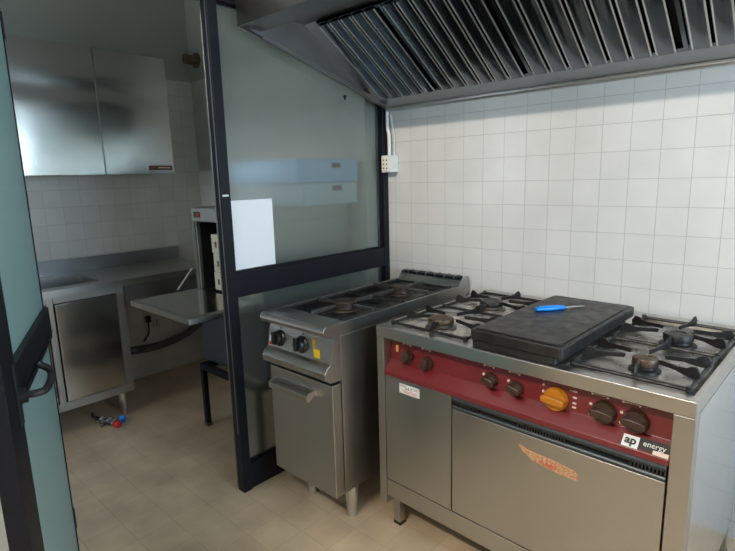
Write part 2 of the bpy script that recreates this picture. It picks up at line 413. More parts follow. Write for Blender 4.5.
sc = empty('sink_cabinet', (LX, -1.2, 0), 0, 'stainless steel base cabinet on short legs under the sink worktop', 'cabinet')
y0, y1 = -.85, .16
b = MB().box(.03, .565, y1-.02, y1, .155, .838).box(.03, .565, y0, y0+.02, .155, .838).box(.03, .05, y0+.02, y1-.02, .155, .838).box(.05, .565, y0+.02, y1-.02, .155, .175)
b.box(.565, .585, y0, y1, .155, .205).box(.565, .585, y1-.045, y1, .205, .838).box(.565, .585, y0, y0+.045, .205, .838).box(.565, .585, -.27, -.235, .205, .838).box(.565, .585, y0+.0455, -.2705, .80, .838).box(.565, .585, -.2345, y1-.0455, .80, .838)
b.build('cabinet_body', m_steel, sc, .0015)
MB().box(.57, .592, -.228, y1-.05, .21, .795).build('cabinet_door', m_steelw, sc, .004)
MB().box(.57, .592, y0+.05, -.277, .21, .795).build('cabinet_door', m_steelw, sc, .004)
for x in (.1, .55):
    for y in (y0+.08, y1-.07):
        MB().lathe((x, y, 0), (0, 0, 1), [(.014, 0), (.017, .02), (.023, .05), (.023, .154)]).build('leg', m_pale, sc)

# ------------------------------------------------------------------ loose tap fitting on the floor
tp = empty('tap_fitting', (-1.42, -1.24, 0), .5, 'loose metal tap fitting with red and blue handles lying under the sink cabinet', 'tap')
b = MB()
for k in range(9):
    a = k*.7
    b.cyl((-.06+.013*k, .02*math.sin(a*2), .02), (-.045+.013*k, .02*math.cos(a*2), .045), .011)
b.cyl((-.08, 0, .02), (.05, 0, .02), .014).cyl((0, -.05, .02), (0, .04, .02), .012)
b.build('valve_body', m_chrome, tp)
MB().lathe((.065, -.01, .02), (1, -.2, 0), [(.012, 0), (.022, .004), (.022, .025), (.015, .03)], 14).build('red_handle', m_redp, tp)
MB().lathe((.05, .045, .022), (1, .4, 0), [(.012, 0), (.022, .004), (.022, .028), (.015, .033)], 14).build('blue_handle', m_blue, tp)
MB().tube([(-.07, .01, .02), (-.10, .05, .012), (-.16, .06, .012), (-.20, .10, .012)], .008).build('hose', m_rubber, tp)

# ------------------------------------------------------------------ dishwasher on stand
DX0, DX1, DY0, DY1 = -.98, -.345, -.80, -.16
dw = empty('dishwasher', (DX0, DY0, .40), 0, 'steel front loading dishwasher with its door folded down, raised on a dark stand', 'dishwasher')
W_ = DX1-DX0; D_ = DY1-DY0; H_ = .92
b = MB().box(0, .045, 0, D_, .43, .84).box(W_-.045, W_, 0, D_, .43, .84).box(.045, W_-.045, D_-.03, D_, .43, .84).box(0, W_, .015, D_, .84, H_).box(0, W_, .02, D_, 0, .43)
MB().box(.004, W_-.004, .006, .0195, .004, .41).build('lower_panel', m_bluest, dw, .002)
b.build('casing', m_steel, dw, .003)
MB().box(.05, W_-.05, D_-.036, D_-.031, .44, .83).box(.046, .05, .02, D_-.031, .44, .83).box(W_-.05, W_-.046, .02, D_-.031, .44, .83).box(.05, W_-.05, .03, D_-.031, .832, .838).build('wash_chamber', m_dark, dw)
MB().prism([(0, .84), (0, .915), (.014, .92), (.014, .84)], 'X', 0, W_).build('control_panel', m_pale, dw, .002)
MB().box(.03, .095, -.003, 0, .862, .894).build('switch_plate', m_vent, dw, .001)
MB().box(.06, .09, -.005, -.003, .868, .888).build('red_switch', m_redp, dw, .001)
MB().box(.018, .024, -.012, 0, .43, .84).box(.032, .038, -.012, 0, .43, .84).build('door_track', m_pale, dw, .001)
dr = MB().box(0, W_-.01, -.40, -.005, .415, .444).build('door', m_steelh, dw, .004)
MB().box(.03, W_-.04, -.375, -.02, .4445, .4465).build('inner_panel', m_steelw, dw, .0008)
MB().cyl((.006, -.03, .565), (.006, -.13, .455), .006).build('support_arm', m_pale, dw)
for i in range(3):
    z0 = .449+i*.107; sx = (.0, .006, -.004)[i]
    bk = empty('plastic_basket', (DX0+.145+sx, DY0+.03, .40+z0), 0, ('beige plastic basket standing on the dishwasher floor, bottom of three', 'beige plastic basket between two others in the dishwasher', 'beige plastic basket on top of two others in the dishwasher')[i], 'basket', 'beige baskets stacked in the dishwasher')
    m_ = MB().box(0, .40, 0, .008, 0, .03).box(0, .40, 0, .008, .062, .104).box(0, .032, 0, .008, .03, .062)
    for hx in range(5): m_.box(.05+hx*.07, .05+hx*.07+.052, 0, .008, .03, .062)
    m_.box(0, .008, .008, .38, 0, .104).box(.392, .40, .008, .38, 0, .104).box(.008, .392, .372, .38, 0, .104).box(.008, .392, .008, .372, 0, .006)
    m_.build('basket_body', m_beige, bk, .0015)
    MB().box(.02, .39, .012, .016, .01, .09).build('basket_hole_shade', m_dark, bk)  # dark sheet behind the holes, standing in for the shade inside the basket
st = empty('dishwasher_stand', (DX0, DY0-.03, 0), 0, 'dark metal stand with square legs carrying the dishwasher', 'stand')
for x in (.03, W_-.055):
    for y in (-.02, .62):
        l = MB().box(x, x+.03, y, y+.03, 0, .36).build('leg', m_black, st, .002)
        MB().box(x-.002, x+.032, y-.002, y+.032, 0, .02).build('foot_cap', m_rust, l)
MB().box(.03, W_-.025, -.02, .01, .361, .398).box(.03, W_-.025, .62, .65, .361, .398).box(.03, .06, .01, .62, .361, .398).box(W_-.055, W_-.025, .01, .62, .361, .398).build('top_frame', m_black, st, .002)

# crates on the dishwasher
for i, (mm, sh, lb) in enumerate(((m_crateg, .03, 'grey plastic crate on top of the dishwasher under the blue crate'), (m_crate, 0, 'pale blue plastic crate on top of the grey crate above the dishwasher'))):
    z0 = 1.322+i*.121
    c = empty('plastic_crate', (-.88+i*.01, -.59+sh, z0), 0, lb, 'crate')
    w2, d2, h2 = .60, .445-sh, .118
    b = MB().box(0, .006, 0, d2, 0, h2).box(0, w2, 0, .006, 0, h2).box(0, w2, d2-.006, d2, 0, h2).box(.006, w2-.006, .006, d2-.006, 0, .005)
    hy = d2*.62
    b.box(w2-.006, w2, .006, hy-.035, 0, h2).box(w2-.006, w2, hy+.035, d2-.006, 0, h2).box(w2-.006, w2, hy-.035, hy+.035, 0, h2*.62).box(w2-.006, w2, hy-.035, hy+.035, h2*.84, h2)
    b.box(-.008, w2+.008, -.008, 0, h2-.012, h2).box(-.008, w2+.008, d2, d2+.008, h2-.012, h2)
    b.build('crate_body', mm, c, .0015)
    MB().box(w2-.02, w2-.012, hy-.06, hy+.06, .03, h2-.008).build('handle_slot_shade', m_dark, c)  # dark plate behind the hand slot, painted as the shade inside the crate

# ------------------------------------------------------------------ wash room wall bits
sk = empty('wall_socket', (LX, -.592, .40), 0, 'small socket plate on the wall tiles beside the grey hose', 'socket')
MB().box(.001, .008, -.025, .025, -.035, .035).build('plate', mat('old_plastic', (.45, .43, .38), .5), sk, .002)
MB().cyl((.008, 0, .012), (.009, 0, .012), .005, n=10).cyl((.008, 0, -.012), (.009, 0, -.012), .005, n=10).build('hole', m_dark, sk)
pc = empty('power_cord', (LX, -.66, .45), 0, 'black power cord with plug hanging from the wash room wall', 'cord')
MB().box(.001, .03, -.018, .018, -.03, .02).build('plug', m_blackr, pc, .003)
MB().tube([(.014, 0, -.03), (.014, -.003, -.10), (.012, -.02, -.14), (.012, -.05, -.17)], .006).build('cable', m_blackr, pc)
hs = MB().tube([(-1.02, -.50, .47), (-1.4, -.32, .46), (-1.8, -.30, .40), (-1.96, -.40, .28), (-2.008, -.54, .23), (-2.012, -.68, .225), (-2.012, -.80, .235), (-2.012, -.95, .245), (-2.012, -1.036, .25)],
               lambda u: .028+.002*math.sin(u*260), 14, 20).build('drain_hose', m_rubber)
tag(hs, 'grey ribbed drain hose curving along the wall behind the dishwasher stand', 'hose')
vp = empty('pipe_stub', (-1.93, LE, 2.36), 0, 'short rusty pipe stub high on the wash room end wall', 'pipe')
MB().cyl((0, -.001, 0), (0, -.10, 0), .035).build('pipe', m_rust, vp)
MB().cyl((0, -.001, 0), (0, -.012, 0), .055).build('collar', m_rust, vp)

# ------------------------------------------------------------------ socket box and conduit on the white tiles
sb = empty('socket_box', (-.125, 0, 1.53), 0, 'white surface mounted socket box on the tiles beside the black post', 'socket')
MB().box(-.038, .037, -.062, -.001, -.045, .048).build('box', m_white, sb, .004)
MB().box(-.032, .020, -.066, -.062, -.037, .040).build('face_plate', mat('ivory', (.78, .76, .66), .4), sb, .001)
for x in (-.018, .004):
    for z in (-.022, 0, .022):
        MB().cyl((x, -.0662, z), (x, -.067, z), .0045, n=10).build('hole', m_dark, sb)
cp_ = MB().tube([(-.135, -.022, 1.579), (-.135, -.022, 1.66), (-.140, -.02, 1.70), (-.150, -.018, 1.74), (-.150, -.018, 1.83)], .010).build('conduit', m_white)
tag(cp_, 'white plastic conduit running up from the socket box to the hood', 'conduit')
cb_ = MB().tube([(-.108, -.012, 1.579), (-.108, -.010, 1.68), (-.12, -.010, 1.74), (-.13, -.012, 1.80)], .0035).build('cable', m_white)
tag(cb_, 'thin grey cable beside the white conduit above the socket box', 'cable')

# ------------------------------------------------------------------ extractor hood
HX0, HX1 = -.152, 2.35
FY, FZ, RZ = -.972, 2.09, 1.83       # front rim y/z, rear rim z
hd = empty('extractor_hood', (HX0, 0, RZ), 0, 'large stainless extractor hood with baffle filters over both stoves', 'hood')
def hb(mb, name, m, bev=.0015, **k):
    mb.v = [(x-HX0, y, z-RZ) for x, y, z in mb.v]; return mb.build(name, m, hd, bev, **k)
def zrim(y): return RZ+(FZ-RZ)*(-y)/(-FY)
prof_out = [(FY, FZ), (FY, FZ+.13), (-.45, 2.78), (-.003, 2.78), (-.003, RZ), (-.03, RZ)]
for x0, x1 in ((HX0, HX0+.002), (HX1-.002, HX1)):
    hb(MB().prism(prof_out, 'X', x0, x1), 'side_panel', m_hoodin, 0)
hb(MB().prism([(FY, FZ+.003), (FY, FZ+.13), (FY+.003, FZ+.13), (FY+.003, FZ+.003)], 'X', HX0+.002, HX1-.002), 'front_fascia', m_hood, 0)
hb(MB().prism([(FY, FZ+.131), (-.45, 2.781), (-.45, 2.778), (FY+.003, FZ+.128)], 'X', HX0+.002, HX1-.002), 'front_slope', m_hood, 0)
hb(MB().box(HX0+.002, HX1-.002, -.45, -.003, 2.776, 2.779), 'top_sheet', m_hood, 0)
# front flange, inner return
hb(MB().prism([(FY, FZ), (FY, FZ+.003), (-.852, FZ+.003), (-.852, FZ)], 'X', HX0, HX1), 'rim_flange', m_hood, 0)
hb(MB().prism([(-.855, FZ+.003), (-.852, FZ+.003), (-.852, FZ+.06), (-.855, FZ+.06)], 'X', HX0+.03, HX1-.03), 'inner_lip', m_hoodin, 0)
# side flange strips (sloping rim)
for x0, x1 in ((HX0, HX0+.022), (HX1-.022, HX1)):
    hb(MB().prism([(FY+.01, FZ), (FY+.01, FZ+.004), (-.01, RZ+.004), (-.01, RZ)], 'X', x0, x1), 'side_flange', m_hood, 0)
    xa = HX0+.022 if x0 == HX0 else HX1-.026
    hb(MB().prism([(-.86, zrim(-.86)-.002), (-.86, zrim(-.86)+.012), (-.02, RZ+.018), (-.02, RZ-.002)], 'X', xa, xa+.006), 'side_lip', m_pale, 0)
# rear rim: rounded lip plus gutter sheet
hb(MB().prism([(-.004, RZ-.012), (-.026, RZ-.012), (-.032, RZ-.004), (-.030, RZ+.008), (-.004, RZ+.008)], 'X', HX0, HX1), 'rear_lip', m_pale, .003)
FB = (-.135, 1.862); FT = (-.60, 2.165)      # filter plane bottom / top (y, z)
hb(MB().prism([(-.030, RZ+.008), (-.030, RZ+.012), (FB[0], FB[1]+.004), (FB[0], FB[1])], 'X', HX0+.002, HX1-.002), 'grease_gutter', m_hoodin, 0)
hb(MB().prism([(FB[0]-.001, FB[1]), (FB[0]-.001, FB[1]+.012), (FB[0]-.012, FB[1]+.02), (FB[0]-.012, FB[1])], 'X', HX0+.002, HX1-.002), 'filter_ledge', m_hoodin, 0)
# ceiling panel between filters and front
hb(MB().prism([(FT[0], FT[1]), (FT[0], FT[1]+.003), (-.853, FZ+.083), (-.853, FZ+.08)], 'X', HX0+.002, HX1-.002), 'inner_ceiling', m_hood, 0)
# blank sheet at the left end of the filter bank
dy, dz = FT[0]-FB[0], FT[1]-FB[1]
L_ = math.hypot(dy, dz); ny, nz = dz/L_, -dy/L_      # normal pointing up-and-front
ny, nz = -abs(dz/L_)*-1*-1, -abs(dy/L_)
def fp(u, off, x):   # point on the filter plane: u along slope, off below (towards the cook)
    return (x, FB[0]+dy*u-abs(dz)/L_*off, FB[1]+dz*u-abs(dy)/L_*off)
def slab(x0, x1, u0, u1, o0, o1):
    vs = [fp(u, o, x) for x in (x0, x1) for u in (u0, u1) for o in (o0, o1)]
    return MB().add(vs, [(0, 1, 3, 2), (4, 6, 7, 5), (0, 4, 5, 1), (2, 3, 7, 6), (0, 2, 6, 4), (1, 5, 7, 3)])
FX0 = -.075
hb(slab(HX0+.002, FX0-.002, 0, 1, -.004, 0), 'blank_panel', m_hoodin, 0)
hb(slab(FX0, HX1-.01, -.0, 1, -.034, -.03), 'filter_gap_shade', m_dark, 0)  # dark sheet behind the baffles, painted as the shade in their gaps
cuts = [FX0, .31, .77, 1.34, 1.80, 2.30]
for i in range(len(cuts)-1):
    x0, x1 = cuts[i]+.003, cuts[i+1]-.003
    f_ = MB()
    for s_ in (slab(x0, x0+.014, 0.02, .98, -.022, .006), slab(x1-.014, x1, 0.02, .98, -.022, .006), slab(x0+.014, x1-.014, .02, .045, -.022, .004), slab(x0+.014, x1-.014, .955, .98, -.022, .004)):
        f_.add(s_.v, s_.f)
    fo = hb(f_, 'baffle_filter', m_filter, 0)
    nb = max(4, round((x1-x0-.028)/.075)); pw = (x1-x0-.028)/nb
    bb = MB()
    for k in range(nb):
        xc = x0+.014+pw*(k+.5)
        # upside-down trough: two flanges and a curved web
        q = [(-.40, -.004), (-.40, .004), (-.385, .010), (-.355, .0135), (-.32, .0145), (.06, .0145), (.095, .0135), (.125, .010), (.14, .004), (.14, -.004), (.12, -.004), (.10, .006), (.06, .0115), (-.32, .0115), (-.36, .006), (-.38, -.004)]
        vs = []
        for u in (.035, .965):
            for a_, o_ in q: vs.append(fp(u, o_, xc+a_*pw*1.55))
        n = len(q)
        bb.add(vs, [tuple(range(n)), tuple(range(2*n-1, n-1, -1))]+[(j, (j+1) % n, (j+1) % n+n, j+n) for j in range(n)])
        q2 = [(-.10, -.024), (.30, -.024), (.34, -.008), (.36, -.008), (.31, -.028), (-.11, -.028)]
    bb.v = [(x-HX0, y, z-RZ) for x, y, z in bb.v]
    bb.build('baffle', m_filter, fo)
    ee = MB()
    for k in range(nb):
        xc = x0+.014+pw*(k+.5)
        for a_ in (-.375, .118):
            ee.cyl(fp(.04, .0135, xc+a_*pw*1.55), fp(.96, .0135, xc+a_*pw*1.55), .0032, n=8)
    ee.v = [(x-HX0, y, z-RZ) for x, y, z in ee.v]
    ee.build('baffle_edge', m_pale, fo)  # rolled edges in paler metal, their highlight put into the colour
hb(MB().cyl((HX0-.002, -.34, 1.872), (HX0-.014, -.34, 1.872), .006).cyl((HX0-.008, -.34, 1.872), (HX0-.008, -.34, 1.855), .004), 'rim_bolt', m_black, 0)

# ------------------------------------------------------------------ shared stove bits
def rings(name, c, par, r, mcap, mbase, h=.0):
    x, y, z = c
    bo = MB().lathe((x, y, z), (0, 0, 1), [(r*1.25, 0), (r*1.2, .006), (r*.95, .010), (r*.92, .018)]).build(name, mbase, par)
    cap = MB()
    n = 24
    cap.lathe((x, y, z), (0, 0, 1), [(r*.85, .018), (r*1.0, .020), (r*1.0, .030+h), (r*.93, .035+h), (r*.55, .037+h), (r*.5, .034+h), (.004, .034+h)])
    cap.build('burner_cap', mcap, bo)
    sl = MB()
    for i in range(n):
        a = 2*PI*i/n
        sl.cyl((x+math.cos(a)*r*.9, y+math.sin(a)*r*.9, z+.0255), (x+math.cos(a)*r*1.012, y+math.sin(a)*r*1.012, z+.0255), .0018, n=6)
    sl.build('flame_port', m_dark, bo)
    return bo

# ------------------------------------------------------------------ small two burner stove
SX, SY = -.018, -1.05
S = empty('gas_stove', (SX, SY, 0), 0, 'narrow two burner stainless gas stove with black knobs beside the glass partition', 'stove')
SW, SD = .403, 1.035
top_prof = [(.03, .895), (.012, .897), (.003, .888), (.001, .878), (.008, .864), (.032, .852), (.052, .842), (.070, .842), (.070, .878), (.09, .885), (SD, .885), (SD, .89), (.10, .895)]
# side cheeks with the moulded profile
cheek = [(.030, .902), (.014, .901), (.003, .892), (-.001, .879), (.006, .864), (.034, .851), (.054, .842), (.032, .743), (.014, .732), (.0, .712), (.003, .688), (.028, .669), (.088, .666), (.088, .850), (SD-.12, .850), (SD, .850), (SD, .940), (SD-.03, .945), (SD-.06, .94), (SD-.075, .92), (SD-.09, .902)]
for x0, x1 in ((0, .004), (SW-.004, SW)):
    MB().prism(cheek, 'X', x0, x1).build('side_cheek', m_steel, S, .001)
MB().prism([(.030, .9015), (.014, .9005), (.004, .892), (.0, .879), (.007, .864), (.034, .851), (.054, .843), (.06, .843), (.06, .89), (.125, .89), (.125, .9015)], 'X', .004, SW-.004).build('front_nosing', m_steel, S, .0008)
MB().prism([(.054, .842), (.034, .745), (.040, .745), (.062, .842)], 'X', .004, SW-.004).build('control_panel', m_steel, S)
MB().prism([(.034, .745), (.014, .733), (.001, .712), (.004, .688), (.028, .670), (.088, .667), (.088, .672), (.044, .745)], 'X', .004, SW-.004).build('lower_nosing', m_steel, S, .0008)
# hob well and body
MB().box(.004, SW-.004, .125, SD-.09, .876, .880).box(.004, .018, .125, SD-.09, .880, .9).box(SW-.018, SW-.004, .125, SD-.09, .880, .9).build('hob_tray', m_hobt, S)
b = MB().box(.001, SW-.001, .090, SD-.02, .165, .849)
b.build('body', m_steel, S, .002)
MB().box(.01, SW-.01, .085, .0895, .17, .655).build('door_gap_shade', m_dark, S)  # dark sheet painted as the shade between door and body
dd = MB().box(.003, SW-.001, .036, .084, .165, .655).build('door', m_steel, S, .003)
hx0, hx1 = .052, .300
MB().prism([(-.004, .574), (-.010, .580), (-.011, .598), (-.002, .606), (.036, .611), (.036, .607), (.0, .602), (-.007, .596), (-.006, .582), (-.001, .577)], 'X', hx0+.003, hx1-.003).build('handle', m_steelh, dd)
for xx in (hx0, hx1-.003):
    MB().prism([(.036, .613), (-.003, .608), (-.013, .599), (-.012, .578), (-.003, .570), (.036, .590)], 'X', xx, xx+.003).build('handle_cheek', m_pale, dd)
for x in (.092, SW-.051):
    for y in (.172, SD-.1):
        MB().lathe((x, y, 0), (0, 0, 1), [(.019, 0), (.023, .004), (.023, .03), (.0235, .034), (.029, .12), (.030, .164)]).build('leg', m_pale, S)
for x in (.078, .222):
    o = (x, .044, .79)
    k = MB().lathe(o, (0, -1, .2), [(.036, .0), (.036, .006), (.030, .012), (.029, .026), (.026, .030), (.006, .031)]).build('knob', m_knobb, S)
    kb = MB().box(-.008, .008, -.044, -.026, -.028, .028); kb.v = [(x+a, .044+b_*.98-c_*.2*-1*0, .79+c_-b_*.2) for a, b_, c_ in kb.v]
    kb.build('grip', m_knobb, k, .003)
    MB().box(x-.004, x+.004, .0500, .0508, .831, .837).build('indicator_mark', m_dark, S)
def pany(z): return .034+(z-.745)*.02/.097
def pslab(x0, x1, z0, z1, off, mm, name, lab=None):
    q = MB().prism([(pany(z0)-off, z0), (pany(z1)-off, z1), (pany(z1)-off+.0006, z1), (pany(z0)-off+.0006, z0)], 'X', x0, x1)
    q.build(name, mm, S, label=lab)
pslab(.006, .046, .750, .790, .0008, m_white, 'sticker', 'small red and white sticker')
pslab(.008, .044, .752, .766, .0012, m_redp, 'sticker_print')
yt = MB().box(.302, .337, .036, .038, .752, .79); yt.build('yellow_tag', m_yellow, S, .001)
MB().box(.29, .30, .04, .052, .785, .83).build('yellow_tape', mat('faded_yellow', (.42, .26, .02), .6, noise=.5, nscale=(90, 90, 90)), S)
# flue upstand at the back
MB().prism([(SD-.085, .895), (SD-.06, .925), (SD-.006, .928), (SD-.006, .88), (SD-.085, .88)], 'X', .004, SW-.004).build('flue_upstand', m_steel, S, .002)
fl = MB().box(.02, SW-.03, SD-.06, SD-.012, .928, .941).build('flue_grid', m_black, S, .002)
for k in range(6):
    MB().box(.045+k*.06, .053+k*.06, SD-.062, SD-.01, .926, .945).build('flue_bar', m_steeld, fl)
def thin_grate(par, cx_, cy_, w_, d_, z):
    g_ = MB()
    x0, x1, y0_, y1_ = cx_-w_/2, cx_+w_/2, cy_-d_/2, cy_+d_/2
    t_ = .005
    for a_ in ((x0, y0_, x1, y0_), (x1, y0_, x1, y1_), (x1, y1_, x0, y1_), (x0, y1_, x0, y0_)):
        g_.tube([(a_[0], a_[1], z), (a_[2], a_[3], z)], t_, 8, 1)
    for c_ in ((x0, y0_), (x1, y0_), (x1, y1_), (x0, y1_)):
        g_.cyl((c_[0], c_[1], z-.014), (c_[0], c_[1], z+.008), .007, n=10)
    o = g_.build('pan_support', m_iron, par)
    f_ = MB()
    for ax_, ay_ in ((x0, cy_), (x1, cy_), (cx_, y0_), (cx_, y1_)):
        v = Vector((cx_-ax_, cy_-ay_, 0)); l = v.length; v.normalize(); s_ = v.cross(Vector((0, 0, 1)))*.006
        a0 = Vector((ax_, ay_, 0))-v*.004; a1 = a0+v*(l-.035)
        pts = []
        for p_, zz in ((a0, z-.004), (a0, z+.016), (a1, z+.016), (a1, z+.004)):
            pts += [(p_.x+s_.x, p_.y+s_.y, zz), (p_.x-s_.x, p_.y-s_.y, zz)]
        f_.add(pts, [(0, 2, 4, 6), (1, 7, 5, 3), (0, 1, 3, 2), (2, 3, 5, 4), (4, 5, 7, 6), (6, 7, 1, 0)])
    f_.build('finger', mat('worn_grate_steel', (.16, .155, .15), .38, .9, noise=.5, nscale=(40, 40, 40)), o, .0015)
for cy_ in (.315, .715):
    thin_grate(S, SW/2, cy_, .345, .375, .898)
    rings('burner', (SW/2, cy_, .880), S, .054, m_burnt, m_burnt, .008)

# ------------------------------------------------------------------ range cooker
K = empty('range_cooker', (.476, -.85, 0), math.atan2(-.032, 1.1), 'wide stainless range cooker with red control panel and four gas burners', 'cooker')
KW, KD, KT = 1.10, .83, .885
# top frame with two wells
b = MB().box(0, KW, 0, .045, KT-.045, KT).box(0, KW, KD-.085, KD, KT-.045, KT).box(0, .028, .045, KD-.085, KT-.045, KT).box(KW-.018, KW, .045, KD-.085, KT-.045, KT)
b.box(.392, .745, .045, KD-.085, KT-.045, KT)
b.build('top_frame', m_steelh, K, .003)
MB().box(.028, .392, .045, KD-.085, KT-.03, KT-.012).build('burner_tray', m_enamel, K, label='pale enamel tray under the left burners')
MB().box(.745, KW-.018, .045, KD-.085, KT-.03, KT-.012).build('burner_tray', m_greytray, K, label='grey metal tray under the right burners')
# posts and side panels
MB().box(0, .036, .002, .05, .115, KT-.046).build('corner_post', m_steel, K, .002)
MB().box(KW-.05, KW, .002, .05, .0, KT-.046).build('corner_post', m_steel, K, .002)
MB().box(0, .004, .05, KD-.01, .12, KT-.046).build('side_panel', m_steel, K)
m_side = mat('bluelit_steel_side', (.54, .57, .61), .2, 1, noise=.08, nscale=(6, 6, 6), bump=.04, rvar=.06)  # blue of the window light put into the steel colour
MB().box(KW-.004, KW, .05, KD-.01, .12, KT-.046).build('side_panel', m_side, K)
MB().box(.004, KW-.004, KD-.014, KD-.010, .12, KT-.046).build('back_panel', m_steeld, K)
MB().box(.004, KW-.004, .07, KD-.02, .12, .14).build('base_sheet', m_steeld, K)
# red panel
MB().prism([(.050, KT-.046), (.042, .745), (.002, .706), (.0, .690), (.055, .690), (.055, KT-.046)], 'X', .037, KW-.051).build('control_panel', m_red, K, .0015)
# lower front
MB().box(.040, .357, .004, .03, .235, .687).build('cupboard_door', m_steel, K, .0015)
MB().box(.037, KW-.051, .006, .03, .155, .230).build('plinth', m_steel, K, .0015)
MB().box(.357, KW-.051, .024, .030, .232, .689).build('recess_shade', m_dark, K)  # dark sheet painted as the shade around the oven door
od = MB().box(.363, KW-.055, .002, .0235, .237, .640).build('oven_door', m_steel, K, .002)
# vent strip above oven door
vs_ = MB().prism([(.004, .688), (.001, .680), (.006, .668), (.0235, .668), (.0235, .688)], 'X', .363, KW-.055).build('vent_strip', m_vent, K)
MB().prism([(.004, .655), (.0, .650), (.002, .641), (.0235, .641), (.0235, .655)], 'X', .363, KW-.055).build('door_grip', m_vent, K, .001)
for x0, n in ((.368, 11), (.615, 17), (.955, 10)):
    for i in range(n):
        MB().box(x0+i*.0095, x0+i*.0095+.0045, .003, .016, .642, .676).build('vent_rib', m_blackr, vs_)
for x in (.032, KW-.036):
    for y in (.05, KD-.08):
        l = MB().box(x, x+.034, y, y+.034, .012, .154).build('leg', m_steel, K, .002)
        MB().box(x-.002, x+.036, y-.002, y+.036, 0, .014).build('foot_cap', m_blackr, l, .003)
MB().box(.022, .034, .018, .024, .12, .2).build('hinge_plate', m_steeld, K)
# knobs
def knob(x, z, m, r=.027, ang=.0, lab=None):
    y = .0455; x -= .013; z -= .009
    k = MB().lathe((x, y, z), (0, -1, .05), [(r, 0), (r, .010), (r*.93, .014), (r*.9, .018), (.006, .019)]).build('knob', m, K)
    if lab: k['label'] = lab
    g_ = MB().prism([(-r*.96, -.009), (-r*.5, -.012), (r*.55, -.012), (r*.98, -.008), (r*.98, .008), (r*.5, .012), (-r*.5, .012), (-r*.96, .009)], 'Y', -.040, -.012)
    c_, s_ = math.cos(ang), math.sin(ang)
    g_.v = [(x+a*c_-q_*s_, y+b_, z+a*s_+q_*c_-b_*.05) for a, b_, q_ in g_.v]
    g_.build('grip', m, k, .004)
for x, z, a in ((.145, .783, .9), (.239, .779, 1.2), (.508, .783, -.25), (.602, .779, -.25)):
    knob(x, z, m_knob, .025, a)
knob(.735, .780, m_orange, .038, -.05, 'large orange oven knob')
for x, z, a in ((.880, .781, -.08), (.966, .781, -.08)):
    knob(x, z, m_knob, .034, a)
# printed marks around the knobs
def m0(z): return .0505-(.842-z)*.085
def dot(x, z, r=.0045): mk.cyl((x, m0(z), z), (x, m0(z)-.0045, z), r, n=12)
def bar(x0, x1, z, h_=.0014): mk.box(x0, x1, m0(z)-.003, m0(z), z, z+h_)
def flush():
    global mk
    mk.v = [(x_-.013, y_, z_-.006) for x_, y_, z_ in mk.v]
    mk.build('printed_mark', m_cream, K); mk = MB()
mk = MB()
for x, r in ((.145, .025), (.239, .025), (.508, .025), (.602, .025), (.880, .034), (.966, .034)):
    dot(x-r-.004, .824, .0035); bar(x-r+.002-.004, x+.004, .8235); dot(x+.006, .822, .003); flush()
    if x > .4: dot(x-r-.006, .792); flush(); dot(x-r-.006, .762); flush()
for z in (.829, .812, .790, .768): dot(.692, z, .004); flush()
bar(.70, .72, .829); flush()
for z in (.812, .793, .776, .763): bar(.786, .797, z, .005); flush()
bar(.775, .786, .814); flush()
bar(.70, .78, .7465); flush(); bar(.81, .90, .7465); flush()
text('scale_text', '300', .011, m_cream, K, (.722, .0475, .829))
MB().box(.068, .078, .040, .047, .780, .806).build('indicator_lamp', mat('amber_plastic', (.85, .45, .12), .3), K, .001)
# brand plate on the panel lip
def onlip(x, z, off=.0):   # lower sloping part of the red panel
    u = (z-.706)/(.745-.706); return .002+.040*u-.0006-off
lipang = math.atan2(.745-.706, .040)
pm = MB()
def lipplate(x0, x1, z0, z1, off, mm, name, lab=None):
    y0_, y1_ = onlip(0, z0, off), onlip(0, z1, off)
    q = MB().add([(x0, y0_, z0), (x1, y0_, z0), (x1, y1_, z1), (x0, y1_, z1), (x0, y0_+.0005, z0), (x1, y0_+.0005, z0), (x1, y1_+.0005, z1), (x0, y1_+.0005, z1)],
                 [(0, 1, 2, 3), (4, 7, 6, 5), (0, 4, 5, 1), (1, 5, 6, 2), (2, 6, 7, 3), (3, 7, 4, 0)])
    return q.build(name, mm, K, label=lab)
lipplate(.928, .970, .709, .733, .0006, m_white, 'logo_plate', 'white logo plate with round letters')
lipplate(.970, 1.046, .711, .735, .0006, m_blackr, 'logo_plate', 'black name plate, worn at the end')
lipplate(1.008, 1.046, .709, .717, .0010, m_cream, 'worn_patch')
text('logo_letters', 'ap', .032, m_blackr, K, (.949, onlip(0, .7235, .0016), .7235), (lipang, 0, 0), bold=.001)
text('logo_letters', 'energy', .022, m_white, K, (1.009, onlip(0, .725, .0016), .725), (lipang, 0, 0), sx=.95)
# stickers
MB().box(.115, .213, .0030, .0038, .634, .672).build('sticker', m_white, K, label='white printed sticker on the cupboard door')
text('sticker_text', 'S.A.T.', .015, m_blackr, K, (.163, .0026, .658))
pr_ = MB()
for z, a, c in ((.669, .122, .15), (.6645, .118, .145), (.6645, .175, .205), (.660, .183, .205)): pr_.box(a, c, .0026, .0030, z-.0009, z)
pr_.build('sticker_print', m_vent, K)
pr_ = MB()
for z, a, c in ((.648, .128, .2), (.644, .135, .205), (.640, .14, .2)): pr_.box(a, c, .0026, .0030, z-.0012, z)
pr_.build('sticker_print', m_redp, K)
pts = [(.622, .600), (.640, .598), (.668, .590), (.700, .590), (.735, .588), (.770, .583), (.800, .580), (.815, .572), (.815, .550), (.800, .548), (.765, .548), (.735, .552), (.700, .558), (.670, .562), (.655, .572), (.640, .580)]
MB().prism(pts, 'Y', .0008, .0019).build('worn_sticker', m_stick, K, label='torn orange and cream sticker on the oven door')
text('sticker_text', 'TURBO', .017, m_redp, K, (.722, .0004, .563))

